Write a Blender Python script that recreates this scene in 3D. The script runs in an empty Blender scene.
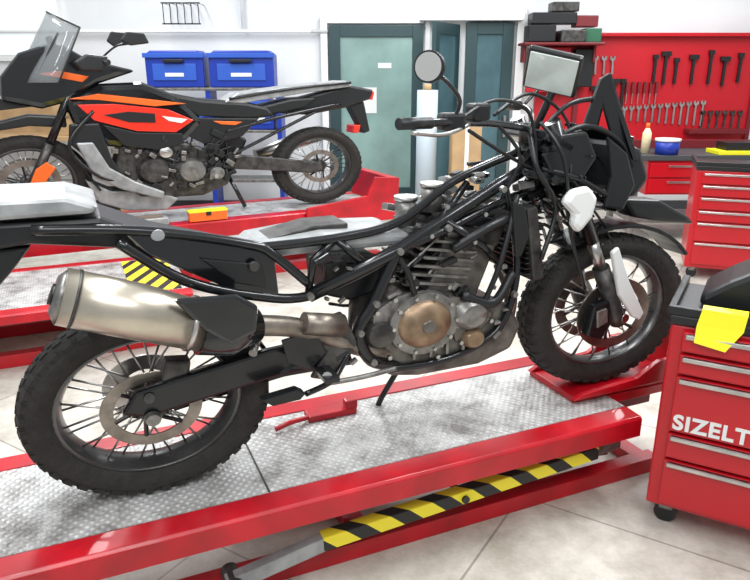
import bpy, math, random
from mathutils import Vector, Matrix
random.seed(7)
sc=bpy.context.scene
COL=sc.collection
sc.view_settings.view_transform='Standard'

# ---------------------------------------------------------------- materials
def M(name,col,rough=.5,metal=0,noise=0,nscale=8,col2=None,bump=0,bscale=60,trans=0,coat=0,alpha=1,emit=0):
    m=bpy.data.materials.new(name); m.use_nodes=True
    nt=m.node_tree; b=nt.nodes['Principled BSDF']
    b.inputs['Base Color'].default_value=(*col,1); b.inputs['Roughness'].default_value=rough
    b.inputs['Metallic'].default_value=metal
    if trans: b.inputs['Transmission Weight'].default_value=trans
    if coat: b.inputs['Coat Weight'].default_value=coat
    if alpha<1: b.inputs['Alpha'].default_value=alpha
    if emit:
        b.inputs['Emission Color'].default_value=(*col,1); b.inputs['Emission Strength'].default_value=emit
    tc=nt.nodes.new('ShaderNodeTexCoord')
    if noise:
        n=nt.nodes.new('ShaderNodeTexNoise'); n.inputs['Scale'].default_value=nscale; n.inputs['Detail'].default_value=5
        nt.links.new(tc.outputs['Object'],n.inputs['Vector'])
        r=nt.nodes.new('ShaderNodeValToRGB'); r.color_ramp.elements[0].position=.35; r.color_ramp.elements[1].position=.65
        c2=col2 or tuple(c*(1-noise) for c in col)
        r.color_ramp.elements[0].color=(*c2,1); r.color_ramp.elements[1].color=(*col,1)
        nt.links.new(n.outputs['Fac'],r.inputs['Fac']); nt.links.new(r.outputs['Color'],b.inputs['Base Color'])
    if bump:
        n2=nt.nodes.new('ShaderNodeTexNoise'); n2.inputs['Scale'].default_value=bscale
        nt.links.new(tc.outputs['Object'],n2.inputs['Vector'])
        bp=nt.nodes.new('ShaderNodeBump'); bp.inputs['Strength'].default_value=bump; bp.inputs['Distance'].default_value=.01
        nt.links.new(n2.outputs['Fac'],bp.inputs['Height']); nt.links.new(bp.outputs['Normal'],b.inputs['Normal'])
    return m
RED=M('lift_red_paint',(.54,.002,.012),.38,0,.35,6,coat=.15)
REDC=M('cabinet_red_paint',(.5,.002,.01),.36,0,.08,3,coat=.15)
REDW=M('panel_red',(.46,.004,.013),.5,0,.2,3)
DKRED=M('maroon_panel',(.16,.01,.015),.5)
BLK=M('black_plastic',(.007,.008,.009),.42,0)
BLKM=M('black_metal',(.012,.0125,.014),.25,.3,coat=.3)
GLOSS=M('gloss_black',(.006,.007,.008),.15,0,coat=.5)
RUB=M('tyre_rubber',(.022,.02,.017),.78,0,.4,30,bump=.4)
GREY=M('grey_alloy',(.3,.29,.275),.38,.7,.5,25)
DGREY=M('dark_alloy',(.1,.095,.09),.42,.55,.65,20)
ENG=M('engine_casting',(.2,.185,.165),.42,.6,.65,14)
SILV=M('silver_steel',(.6,.59,.57),.28,1,.3,10)
LSILV=M('light_silver_plastic',(.38,.39,.395),.38,.3,.35,14)
EXH=M('brushed_titanium',(.62,.56,.46),.32,.9,.22,12)
BRZ=M('bronze_cover',(.36,.25,.16),.42,.65,.5,16)
COPP=M('heated_pipe',(.3,.26,.22),.4,.8,.5,18)
WHT=M('white_plastic',(.74,.75,.74),.4,0)
ORG=M('orange_plastic',(.85,.14,.015),.35,0)
REDB=M('bike_red_plastic',(.78,.03,.012),.3,coat=.3)
YEL=M('yellow_plastic',(.85,.8,.02),.45)
BLUE=M('blue_plastic',(.008,.035,.33),.4)
BLUE2=M('blue_label',(.02,.09,.46),.5)
TAN=M('cardboard',(.5,.33,.17),.8,0,.2,6)
WALLM=M('white_wall_paint',(.76,.78,.79),.75,0,.08,1.5)
CREAM=M('trim_white',(.84,.85,.85),.6)
TEAL=M('door_frame_teal',(.02,.052,.058),.45)
GLASSG=M('frosted_glass_green',(.26,.4,.37),.25,0,.35,1.6)
GLASSB=M('frosted_glass_blue',(.09,.18,.21),.2,0,.5,1.5)
SMOKE=M('smoked_screen',(.3,.32,.33),.06,0,alpha=.38)
LENS=M('lamp_lens',(.6,.62,.62),.08,.2)
SCREEN=M('display_glass',(.64,.7,.67),.12,0,.25,9,coat=.5)
MIRR=M('mirror_glass',(.55,.55,.53),.12,.6)
DGR=M('bench_top_dark',(.05,.055,.06),.5)
BROWN=M('brown_cloth',(.18,.13,.1),.8)

def floor_mat():
    m=bpy.data.materials.new('concrete_tile_floor'); m.use_nodes=True; nt=m.node_tree; b=nt.nodes['Principled BSDF']
    tc=nt.nodes.new('ShaderNodeTexCoord'); mp=nt.nodes.new('ShaderNodeMapping'); mp.inputs['Rotation'].default_value=(0,0,math.radians(-58)); mp.inputs['Location'].default_value=(.3,.12,0)
    nt.links.new(tc.outputs['Object'],mp.inputs['Vector'])
    br=nt.nodes.new('ShaderNodeTexBrick'); br.offset=0; br.inputs['Scale'].default_value=1
    br.inputs['Brick Width'].default_value=.9; br.inputs['Row Height'].default_value=.9; br.inputs['Mortar Size'].default_value=.005
    br.inputs['Color1'].default_value=(.66,.635,.57,1); br.inputs['Color2'].default_value=(.62,.595,.53,1); br.inputs['Mortar'].default_value=(.38,.35,.31,1)
    nt.links.new(mp.outputs['Vector'],br.inputs['Vector'])
    n=nt.nodes.new('ShaderNodeTexNoise'); n.inputs['Scale'].default_value=3.5; n.inputs['Detail'].default_value=12; n.inputs['Roughness'].default_value=.75
    nt.links.new(tc.outputs['Object'],n.inputs['Vector'])
    r=nt.nodes.new('ShaderNodeValToRGB'); r.color_ramp.elements[0].position=.35; r.color_ramp.elements[1].position=.62
    r.color_ramp.elements[0].color=(.58,.55,.52,1); r.color_ramp.elements[1].color=(1,1,1,1)
    nt.links.new(n.outputs['Fac'],r.inputs['Fac'])
    mx=nt.nodes.new('ShaderNodeMix'); mx.data_type='RGBA'; mx.blend_type='MULTIPLY'; mx.inputs[0].default_value=1
    nt.links.new(br.outputs['Color'],mx.inputs[6]); nt.links.new(r.outputs['Color'],mx.inputs[7])
    nt.links.new(mx.outputs[2],b.inputs['Base Color']); b.inputs['Roughness'].default_value=.42
    return m
FLOOR=floor_mat()
def plate_mat():
    m=bpy.data.materials.new('diamond_plate'); m.use_nodes=True; nt=m.node_tree; b=nt.nodes['Principled BSDF']
    tc=nt.nodes.new('ShaderNodeTexCoord')
    def wave(rot):
        mp=nt.nodes.new('ShaderNodeMapping'); mp.inputs['Rotation'].default_value=(0,0,rot)
        nt.links.new(tc.outputs['Object'],mp.inputs['Vector'])
        w=nt.nodes.new('ShaderNodeTexWave'); w.inputs['Scale'].default_value=14; w.bands_direction='X'
        nt.links.new(mp.outputs['Vector'],w.inputs['Vector']); return w
    a=wave(.7); c=wave(-.7)
    mu=nt.nodes.new('ShaderNodeMath'); mu.operation='MULTIPLY'
    nt.links.new(a.outputs['Fac'],mu.inputs[0]); nt.links.new(c.outputs['Fac'],mu.inputs[1])
    n=nt.nodes.new('ShaderNodeTexNoise'); n.inputs['Scale'].default_value=4; n.inputs['Detail'].default_value=12; n.inputs['Roughness'].default_value=.8
    nt.links.new(tc.outputs['Object'],n.inputs['Vector'])
    r=nt.nodes.new('ShaderNodeValToRGB'); r.color_ramp.elements[0].color=(.22,.205,.19,1); r.color_ramp.elements[1].color=(.72,.715,.7,1)
    r.color_ramp.elements[0].position=.38; r.color_ramp.elements[1].position=.56
    nt.links.new(n.outputs['Fac'],r.inputs['Fac'])
    r2=nt.nodes.new('ShaderNodeValToRGB'); r2.color_ramp.elements[0].color=(.76,.76,.76,1); r2.color_ramp.elements[1].color=(1.1,1.1,1.1,1)
    r2.color_ramp.elements[0].position=.3; r2.color_ramp.elements[1].position=.55
    nt.links.new(mu.outputs[0],r2.inputs['Fac'])
    mx=nt.nodes.new('ShaderNodeMix'); mx.data_type='RGBA'; mx.blend_type='MULTIPLY'; mx.inputs[0].default_value=1
    nt.links.new(r.outputs['Color'],mx.inputs[6]); nt.links.new(r2.outputs['Color'],mx.inputs[7])
    nt.links.new(mx.outputs[2],b.inputs['Base Color'])
    bp=nt.nodes.new('ShaderNodeBump'); bp.inputs['Strength'].default_value=.45; bp.inputs['Distance'].default_value=.008
    nt.links.new(mu.outputs[0],bp.inputs['Height']); nt.links.new(bp.outputs['Normal'],b.inputs['Normal'])
    b.inputs['Metallic'].default_value=.2; b.inputs['Roughness'].default_value=.42
    return m
PLATE=plate_mat()
def stripe_mat(scale=14,name='hazard_stripes',ax=1,ay=1):
    m=bpy.data.materials.new(name); m.use_nodes=True; nt=m.node_tree; b=nt.nodes['Principled BSDF']
    tc=nt.nodes.new('ShaderNodeTexCoord'); mp=nt.nodes.new('ShaderNodeMapping'); mp.inputs['Scale'].default_value=(ax,ay,1)
    nt.links.new(tc.outputs['Object'],mp.inputs['Vector'])
    sp=nt.nodes.new('ShaderNodeSeparateXYZ'); nt.links.new(mp.outputs['Vector'],sp.inputs[0])
    a=nt.nodes.new('ShaderNodeMath'); a.operation='ADD'; nt.links.new(sp.outputs['X'],a.inputs[0])
    a2=nt.nodes.new('ShaderNodeMath'); a2.operation='ADD'; nt.links.new(sp.outputs['Y'],a2.inputs[0]); nt.links.new(sp.outputs['Z'],a2.inputs[1])
    nt.links.new(a2.outputs[0],a.inputs[1])
    mu=nt.nodes.new('ShaderNodeMath'); mu.operation='MULTIPLY'; mu.inputs[1].default_value=scale; nt.links.new(a.outputs[0],mu.inputs[0])
    f=nt.nodes.new('ShaderNodeMath'); f.operation='FRACT'; nt.links.new(mu.outputs[0],f.inputs[0])
    g=nt.nodes.new('ShaderNodeMath'); g.operation='GREATER_THAN'; g.inputs[1].default_value=.45; nt.links.new(f.outputs[0],g.inputs[0])
    mx=nt.nodes.new('ShaderNodeMix'); mx.data_type='RGBA'; nt.links.new(g.outputs[0],mx.inputs[0])
    mx.inputs[6].default_value=(.012,.012,.012,1); mx.inputs[7].default_value=(.85,.72,.03,1)
    nt.links.new(mx.outputs[2],b.inputs['Base Color']); b.inputs['Roughness'].default_value=.5
    return m
HAZ=stripe_mat(6.0)
HAZ2=stripe_mat(5,'hazard_tape',-1.6,.9)
def peg_mat():
    m=M('pegboard_red',(.6,.006,.014),.45); nt=m.node_tree; b=nt.nodes['Principled BSDF']
    tc=nt.nodes.new('ShaderNodeTexCoord'); v=nt.nodes.new('ShaderNodeTexVoronoi'); v.inputs['Scale'].default_value=22; v.inputs['Randomness'].default_value=0
    nt.links.new(tc.outputs['Object'],v.inputs['Vector'])
    r=nt.nodes.new('ShaderNodeValToRGB'); r.color_ramp.elements[0].color=(.12,.003,.005,1); r.color_ramp.elements[1].color=(.5,.004,.013,1)
    r.color_ramp.elements[0].position=.1; r.color_ramp.elements[1].position=.16
    nt.links.new(v.outputs['Distance'],r.inputs['Fac']); nt.links.new(r.outputs['Color'],b.inputs['Base Color'])
    return m
PEG=peg_mat()

# ---------------------------------------------------------------- mesh helpers
def empty(name,loc=(0,0,0),rz=0,parent=None):
    e=bpy.data.objects.new(name,None); e.empty_display_size=.1; COL.objects.link(e); e.location=loc; e.rotation_euler=(0,0,rz); e.parent=parent; return e
def mk(name,verts,faces,mat,parent=None,smooth=False,bevel=0,loc=(0,0,0),rot=(0,0,0)):
    me=bpy.data.meshes.new(name); me.from_pydata([tuple(v) for v in verts],[],faces); me.update()
    me.materials.append(mat)
    if smooth:
        for p in me.polygons: p.use_smooth=True
    o=bpy.data.objects.new(name,me); COL.objects.link(o); o.parent=parent; o.location=loc; o.rotation_euler=rot
    if bevel:
        b=o.modifiers.new('bevel','BEVEL'); b.width=bevel; b.segments=2; b.limit_method='ANGLE'; b.angle_limit=math.radians(35)
    return o
BOXF=[(0,3,2,1),(4,5,6,7),(0,1,5,4),(1,2,6,5),(2,3,7,6),(3,0,4,7)]
def boxv(c,s):
    x,y,z=c; a,b,h=s[0]/2,s[1]/2,s[2]/2
    return [(x-a,y-b,z-h),(x+a,y-b,z-h),(x+a,y+b,z-h),(x-a,y+b,z-h),(x-a,y-b,z+h),(x+a,y-b,z+h),(x+a,y+b,z+h),(x-a,y+b,z+h)]
def box(name,c,s,mat,parent=None,bevel=.004,rot=(0,0,0)):
    return mk(name,boxv((0,0,0),s),BOXF,mat,parent,False,bevel,c,rot)
def rbox(c,s,ay=0,ax=0):
    R=Matrix.Rotation(ay,3,'Y')@Matrix.Rotation(ax,3,'X'); c=Vector(c)
    return ([tuple(R@Vector(q)+c) for q in boxv((0,0,0),s)],BOXF)
def multi(name,parts,mat,parent=None,bevel=0,smooth=False):
    V=[];Fc=[]
    for vs,fs in parts:
        o=len(V); V+=list(vs); Fc+=[tuple(i+o for i in f) for f in fs]
    return mk(name,V,Fc,mat,parent,smooth,bevel)
def tube_geo(pts,r,seg=10,n=6,curved=True):
    pts=[Vector(p) for p in pts]
    R=r if isinstance(r,(list,tuple)) else [r]*len(pts)
    path=[];rad=[]
    if curved and len(pts)>2:
        for i in range(len(pts)-1):
            p0=pts[max(i-1,0)];p1=pts[i];p2=pts[i+1];p3=pts[min(i+2,len(pts)-1)]
            for j in range(n):
                t=j/n
                path.append(.5*((2*p1)+(p2-p0)*t+(2*p0-5*p1+4*p2-p3)*t*t+(3*p1-p0-3*p2+p3)*t**3)); rad.append(R[i]*(1-t)+R[i+1]*t)
        path.append(pts[-1]);rad.append(R[-1])
    else: path=pts;rad=R
    V=[];Fc=[];nrm=None
    for i,p in enumerate(path):
        t=(path[min(i+1,len(path)-1)]-path[max(i-1,0)]).normalized()
        if nrm is None:
            nrm=t.orthogonal().normalized()
        nrm=(nrm-t*nrm.dot(t)).normalized(); bn=t.cross(nrm)
        for k in range(seg):
            a=2*math.pi*k/seg; V.append(p+(nrm*math.cos(a)+bn*math.sin(a))*rad[i])
    for i in range(len(path)-1):
        for k in range(seg):
            k2=(k+1)%seg; Fc.append((i*seg+k,i*seg+k2,(i+1)*seg+k2,(i+1)*seg+k))
    Fc.append(tuple(range(seg-1,-1,-1))); Fc.append(tuple((len(path)-1)*seg+k for k in range(seg)))
    return V,Fc
def tube(name,pts,r,mat,parent=None,seg=10,curved=True,n=6):
    V,Fc=tube_geo(pts,r,seg,n,curved); o=mk(name,V,Fc,mat,parent,True)
    for p in o.data.polygons[-2:]: p.use_smooth=False
    return o
def tubes(name,lst,mat,parent=None,seg=8,curved=True,n=5):
    return multi(name,[tube_geo(p,r,seg,n,curved) for p,r in lst],mat,parent,0,True)
def prism_geo(outline,y0,y1):
    n=len(outline)
    V=[(x,y0,z) for x,z in outline]+[(x,y1,z) for x,z in outline]
    Fc=[tuple(range(n)),tuple(range(2*n-1,n-1,-1))]+[(i,i+n,(i+1)%n+n,(i+1)%n) for i in range(n)]
    return V,Fc
def lathe_geo(prof,c,sx=1,seg=48,closed=False,rotz=0):
    V=[];n=len(prof)
    for i in range(seg):
        a=2*math.pi*i/seg
        for r,y in prof: V.append((c[0]+sx*r*math.cos(a),c[1]+y,c[2]+r*math.sin(a)))
    Fc=[]
    for i in range(seg):
        j=(i+1)%seg
        for k in range(n if closed else n-1):
            k2=(k+1)%n; Fc.append((i*n+k,j*n+k,j*n+k2,i*n+k2))
    if not closed:
        Fc.append(tuple(i*n for i in range(seg))[::-1]); Fc.append(tuple(i*n+n-1 for i in range(seg)))
    return V,Fc
def lathe(name,prof,c,mat,parent=None,sx=1,seg=48,closed=False,smooth=True):
    V,Fc=lathe_geo(prof,c,sx,seg,closed); o=mk(name,V,Fc,mat,parent,smooth)
    m=o.modifiers.new('es','EDGE_SPLIT'); m.split_angle=math.radians(40); return o
RIM=M('anodised_rim',(.13,.13,.13),.3,.8)
DISC=M('brake_disc_steel',(.34,.3,.26),.35,.9,.4,20)
def wheel(parent,name,cx,cz,R,sx,w,hubmat,disc_y,rimmat=None,disc_r=.45,knob=True,nk=44):
    e=empty(name,parent=parent); c=(cx,0,cz)
    lathe('tyre',[(R*.74,-.75*w),(R*.82,-.98*w),(R*.9,-w),(R*.965,-.8*w),(R*.985,-.4*w),(R*.99,0),(R*.985,.4*w),(R*.965,.8*w),(R*.9,w),(R*.82,.98*w),(R*.74,.75*w)],c,RUB,e,sx,72,True)
    if knob:
        parts=[]
        for i in range(nk):
            for row,(y0,y1,off,r0,r1) in enumerate([(-.95*w,-.5*w,0,.93,.99),(-.35*w,.0,.5,.97,1.0),(0.05*w,.38*w,.1,.97,1.0),(.5*w,.95*w,.5,.93,.99)]):
                a0=2*math.pi*(i+off)/nk; a1=a0+2*math.pi/nk*.6
                vs=[]
                for rr in (.93,1):
                    for a,y in ((a0,y0),(a1,y0),(a1,y1),(a0,y1)):
                        edge = abs(y)>.9*w
                        q=R*(.965 if edge else r1)
                        if rr<1: q=R*.9
                        vs.append((cx+sx*q*math.cos(a),y,cz+q*math.sin(a)))
                parts.append((vs,BOXF))
        multi('tread_blocks',parts,RUB,e)
    rimmat=rimmat or RIM
    lathe('rim',[(R*.76,-.62*w),(R*.71,-.64*w),(R*.69,-.5*w),(R*.67,-.2*w),(R*.67,.2*w),(R*.69,.5*w),(R*.71,.64*w),(R*.76,.62*w)],c,rimmat,e,sx,64,True)
    lathe('rim_lip',[(R*.755,-.66*w),(R*.735,-.68*w),(R*.735,-.6*w),(R*.755,-.6*w)],c,SILV,e,sx,64,True)
    lathe('hub',[(.02,-.09),(.035,-.09),(.04,-.05),(R*.16,-.045),(R*.16,-.035),(R*.1,-.03),(R*.1,.03),(R*.16,.035),(R*.16,.045),(.04,.05),(.035,.09),(.02,.09)],c,hubmat,e,sx,32)
    sp=[]
    for i in range(32):
        a=2*math.pi*i/32; side=-1 if i%2 else 1; d=(.5 if (i//2)%2 else -.5)
        h=(cx+sx*R*.15*math.cos(a+d),side*.04,cz+R*.15*math.sin(a+d)); q=(cx+sx*R*.675*math.cos(a),side*.02,cz+R*.675*math.sin(a))
        sp.append(([h,q],.0036))
    tubes('spokes',sp,SILV,e,5,False)
    for k,dy in enumerate(disc_y):
        lathe('brake_disc_%d'%(k+1),[(R*disc_r*.74,dy-.003),(R*disc_r,dy-.003),(R*disc_r,dy+.003),(R*disc_r*.74,dy+.003)],c,DISC,e,sx,48,True)
        parts=[]
        for i in range(6):
            a=i*math.pi/3
            parts.append(tube_geo([(cx+sx*R*.12*math.cos(a),dy,cz+R*.12*math.sin(a)),(cx+sx*R*disc_r*.76*math.cos(a+.3),dy,cz+R*disc_r*.76*math.sin(a+.3))],.007,6))
        multi('disc_carrier_%d'%(k+1),parts,BLKM,e)
    return e

# ---------------------------------------------------------------- room
mk('floor',[(-8,-1.5,0),(8,-1.5,0),(8,9,0),(-8,9,0),(-8,-1.5,-.1),(8,-1.5,-.1),(8,9,-.1),(-8,9,-.1)],[(0,1,2,3),(7,6,5,4),(0,4,5,1),(1,5,6,2),(2,6,7,3),(3,7,4,0)],FLOOR)
box('wall_back',(0,8.75,1.75),(16,.3,3.5),WALLM,bevel=0)
box('wall_left',(-7.15,3.75,1.75),(.3,10.5,3.5),WALLM,bevel=0)
box('wall_right',(7.15,3.75,1.75),(.3,10.5,3.5),WALLM,bevel=0)
box('baseboard_back',(0,8.59,.06),(14,.02,.12),DGR,bevel=0)

def door(name,x0,x1,ztop,y,glass,split=None):
    e=empty(name,(0,y,0)); w=x1-x0; cx=(x0+x1)/2; f=.13
    box('stile_left',(x0+f/2,0,ztop/2),(f,.07,ztop),TEAL,e); box('stile_right',(x1-f/2,0,ztop/2),(f,.07,ztop),TEAL,e)
    box('rail_top',(cx,0,ztop-f/2),(w-2*f,.066,f),TEAL,e); box('rail_bottom',(cx,0,.15),(w-2*f,.066,.3),TEAL,e)
    box('glass_pane',(cx,0,(ztop-f+.3)/2),(w-2*f,.02,ztop-f-.3),glass,e,0)
    box('handle',(x1-f/2,-.07,1.05),(.03,.05,.25),SILV,e)
    if split: box('notice_sheet',(cx-.1,-.013,1.35),(.21,.004,.3),WHT,e,0); box('sticker',(cx+.1,-.013,1.75),(.16,.004,.06),WHT,e,0)
    return e
door('door_1',-.54,.57,2.2,8.53,GLASSG,True)
door('door_2',1.07,1.63,2.23,8.53,GLASSB)
o=empty('door_3',(.64,7.85,0)); o.rotation_euler=(0,0,math.radians(62))
for nm,c,s,m in [('stile_left',(.05,0,1.1),(.1,.05,2.2),TEAL),('stile_right',(.65,0,1.1),(.1,.05,2.2),TEAL),('rail_top',(.35,0,2.14),(.5,.05,.12),TEAL),('rail_bottom',(.35,0,.15),(.5,.05,.3),TEAL),('glass_pane',(.35,0,1.19),(.5,.02,1.78),GLASSB)]:
    box(nm,c,s,m,o,0)
box('trim_1',(1.12,8.5,2.31),(1.2,.2,.13),CREAM)
box('trim_2',(-.6,8.56,1.15),(.08,.08,2.3),CREAM); box('trim_3',(.62,8.57,1.15),(.06,.05,2.3),CREAM); box('trim_4',(0,8.56,2.26),(1.16,.06,.08),CREAM)
box('trim_5',(1.72,8.56,1.2),(.1,.08,2.4),CREAM)
tube('conduit_pipe',[(-6,8.52,2.13),(-1.0,8.52,2.13),(-.75,8.52,2.13)],.02,CREAM)
tube('conduit_riser',[(-1.55,8.55,2.15),(-1.55,8.55,3.4)],.02,CREAM)
e=empty('cardboard_box',(.95,7.3,0)); box('box_body',(0,0,.62),(.3,.3,1.24),TAN,e); box('box_tape',(0,-.152,.62),(.04,.004,1.2),CREAM,e,0)
e=empty('paper_roll_stand',(.55,7.4,0))
tube('roll',[(0,0,.05),(0,0,1.5)],.11,M('pale_blue_roll',(.42,.5,.55),.6),e,20,False); tube('roll_core',[(0,0,1.5),(0,0,1.56)],.04,TAN,e,12,False); tube('stand_base',[(0,0,0),(0,0,.05)],.18,DGR,e,24,False)

def bin_unit(x0,x1,y,z0,z1,name,par=None):
    e=empty(name,(0,y if par is None else 0,0),0,par); cx=(x0+x1)/2; w=x1-x0; h=z1-z0
    mk('shell',*prism_geo([(x0,z0),(x1,z0),(x1,z1-.04),(x1-.06,z1),(x0+.06,z1),(x0,z1-.04)],-.15,.15),BLUE,e,False,.015)
    box('rim',(cx,-.16,z1-.05),(w+.03,.03,.05),BLUE2,e); box('front_recess',(cx,-.155,z0+h*.42),(w*.75,.012,h*.45),BLUE2,e)
    box('label',(cx,-.163,z0+h*.35),(w*.32,.006,h*.1),WHT,e,0); box('handle',(cx,-.18,z0+h*.72),(w*.35,.03,.03),BLK,e)
e=empty('blue_storage_rack',(0,7.9,0))
for x in (-2.53,-1.83,-1.06):
    box('upright',(x,0,.755),(.05,.34,1.51),BLUE,e)
for z in (.5,1.05,1.5): box('shelf',(-1.8,0,z),(1.46,.36,.03),GREY,e)
bin_unit(-2.49,-1.86,7.9,1.517,1.9,'blue_storage_bin'); bin_unit(-1.8,-1.1,7.9,1.517,1.9,'blue_storage_bin')
for i,x in enumerate((-2.34,-2.0,-1.63,-1.26)):
    bin_unit(x-.14,x+.14,7.9,1.067,1.4,'small_bin',e)
e=empty('wooden_workbench',(-3.75,7.9,0)); box('top',(0,0,.98),(2.0,.6,.05),TAN,e)
for x in (-.9,.9):
    for y in (-.25,.25): box('leg',(x,y,.478),(.07,.07,.955),TAN,e)
box('backboard',(0,.27,1.25),(2.0,.03,.5),TAN,e)
e=empty('parts_carton',(-3.3,7.9,1.006)); box('body',(0,0,.2),(.5,.35,.4),TAN,e); box('flap_line',(0,-.178,.2),(.5,.004,.03),BROWN,e,0)
e=empty('window_1',(-4.3,8.58,2.3)); box('frame',(0,0,0),(1.3,.06,1.0),CREAM,e); box('pane',(0,-.033,0),(1.16,.01,.86),M('window_pane',(.75,.82,.85),.1,emit=.5),e,0)
tubes('wire_shelf_basket',[([(-2.4+i*.08,8.3,2.2),(-2.4+i*.08,8.3,2.42),(-2.4+i*.08,8.59,2.42)],.006) for i in range(6)]+[([(-2.42,8.3,z),(-1.98,8.3,z)],.008) for z in (2.2,2.42)],BLKM,None,6,False)

# red tool wall
e=empty('tool_wall_panel',(0,8.5,0))
box('pegboard',(3.45,0,1.45),(2.1,.06,1.25),PEG,e); box('pegboard_left',(2.15,0,1.45),(.46,.06,1.25),REDW,e)
box('divider',(2.4,-.03,1.45),(.05,.08,1.3),DKRED,e); box('top_lip',(3.2,-.05,2.09),(2.6,.14,.04),REDC,e)
box('frame_right',(4.52,-.02,1.45),(.05,.08,1.3),DKRED,e)
def wrench(x,z,L,ang):
    out=[(-.012,-L/2),(.012,-L/2),(.009,L/2-.05),(.03,L/2-.03),(.03,L/2),(.012,L/2+.01),(.01,L/2-.015),(-.01,L/2-.015),(-.012,L/2+.01),(-.03,L/2),(-.03,L/2-.03),(-.009,L/2-.05)]
    c,s=math.cos(ang),math.sin(ang)
    return prism_geo([(x+a*c-b*s,z+a*s+b*c) for a,b in out],-.06,-.04)
parts=[wrench(3.0+i*.085,1.2,.16+.012*i,.0) for i in range(12)]+[wrench(2.6+i*.1,1.75,.2,.05) for i in range(3)]
multi('wrench_set',parts,SILV,e)
parts=[wrench(3.95+i*.09,1.12,.22,.0) for i in range(6)]
multi('wrench_set_2',parts,DGREY,e)
parts=[]
for i,(x,z,L) in enumerate([(3.3,1.72,.3),(3.42,1.74,.34),(3.55,1.7,.26),(3.75,1.72,.3),(3.95,1.75,.35),(4.12,1.7,.3),(4.3,1.74,.3),(2.85,1.45,.3),(2.95,1.45,.3),(2.62,1.4,.22),(2.72,1.4,.22)]):
    parts.append((boxv((x,-.06,z-L*.1),(.03,.03,L)),BOXF)); parts.append((boxv((x,-.06,z+L*.42),(.11 if i%2 else .06,.04,.05)),BOXF))
multi('hammers_and_pliers',parts,BLK,e)
multi('screwdriver_handles',[(boxv((3.0+.07*i,-.06,1.5),(.03,.03,.13)),BOXF) for i in range(6)],DKRED,e)
multi('screwdriver_shafts',[(boxv((3.0+.07*i,-.06,1.38),(.01,.01,.13)),BOXF) for i in range(6)],SILV,e)
box('tool_tray',(4.1,-.12,1.0),(.7,.18,.05),DKRED,e)
e=empty('stacked_tool_cases',(2.12,8.25,0))
for nm,c,s,m in [('shelf_board',(0,0,1.98),(.9,.4,.03),DKRED),('bracket_a',(-.4,.1,1.88),(.03,.2,.2),DKRED),('bracket_b',(.4,.1,1.88),(.03,.2,.2),DKRED),('case_a',(-.25,0,2.09),(.3,.3,.18),BLK),('case_b',(.1,-.02,2.06),(.28,.3,.13),DGREY),('case_c',(-.12,0,2.25),(.5,.25,.12),BLK),('case_d',(.33,0,2.07),(.18,.25,.15),M('green_case',(.02,.12,.06),.5)),('case_e',(.25,0,2.22),(.25,.22,.12),DKRED),('case_f',(0,0,2.37),(.3,.22,.1),DGREY),
    ('hung_vest',(-.1,.1,1.7),(.5,.06,.5),REDW),('hung_bag',(.3,.08,1.72),(.22,.1,.42),BLK)]:
    box(nm,c,s,m,e,.01)
e=empty('red_workbench',(3.75,7.25,0))
box('bench_top',(0,0,.86),(2.3,.75,.05),DGR,e); box('back_rail',(0,.33,.93),(2.3,.04,.09),DKRED,e)
for x in (-1.1,1.1):
    for y in (-.32,.32): box('leg',(x,y,.415),(.06,.06,.83),GREY,e)
box('drawer_unit',(-.6,-.02,.66),(.8,.66,.34),REDC,e); box('panel',(.6,-.02,.5),(.9,.66,.66),REDC,e)
for i in range(2): box('drawer_front',(-.6,-.36,.58+.16*i),(.76,.02,.14),REDC,e); box('drawer_pull',(-.6,-.375,.62+.16*i),(.4,.02,.02),SILV,e)
box('lower_shelf',(-.6,0,.2),(1,.6,.03),GREY,e)
e=empty('spray_bottle',(2.78,7.1,.887)); tube('bottle',[(0,0,0),(0,0,.2),(0,0,.25)],[.045,.045,.02],M('cream_bottle',(.75,.65,.4),.4),e,16,False); tube('cap',[(0,0,.25),(0,0,.3)],.02,ORG,e,12,False)
e=empty('blue_grease_tub',(2.96,7.0,.887)); tube('tub',[(0,0,0),(0,0,.13)],[.11,.12],BLUE,e,24,False); tube('lid',[(0,0,.131),(0,0,.155)],.125,WHT,e,24,False)
e=empty('parts_tray',(3.7,7.05,.887)); box('tray',(0,0,.02),(.5,.3,.04),YEL,e); box('case',(.02,0,.08),(.38,.22,.08),BLK,e)

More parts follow.
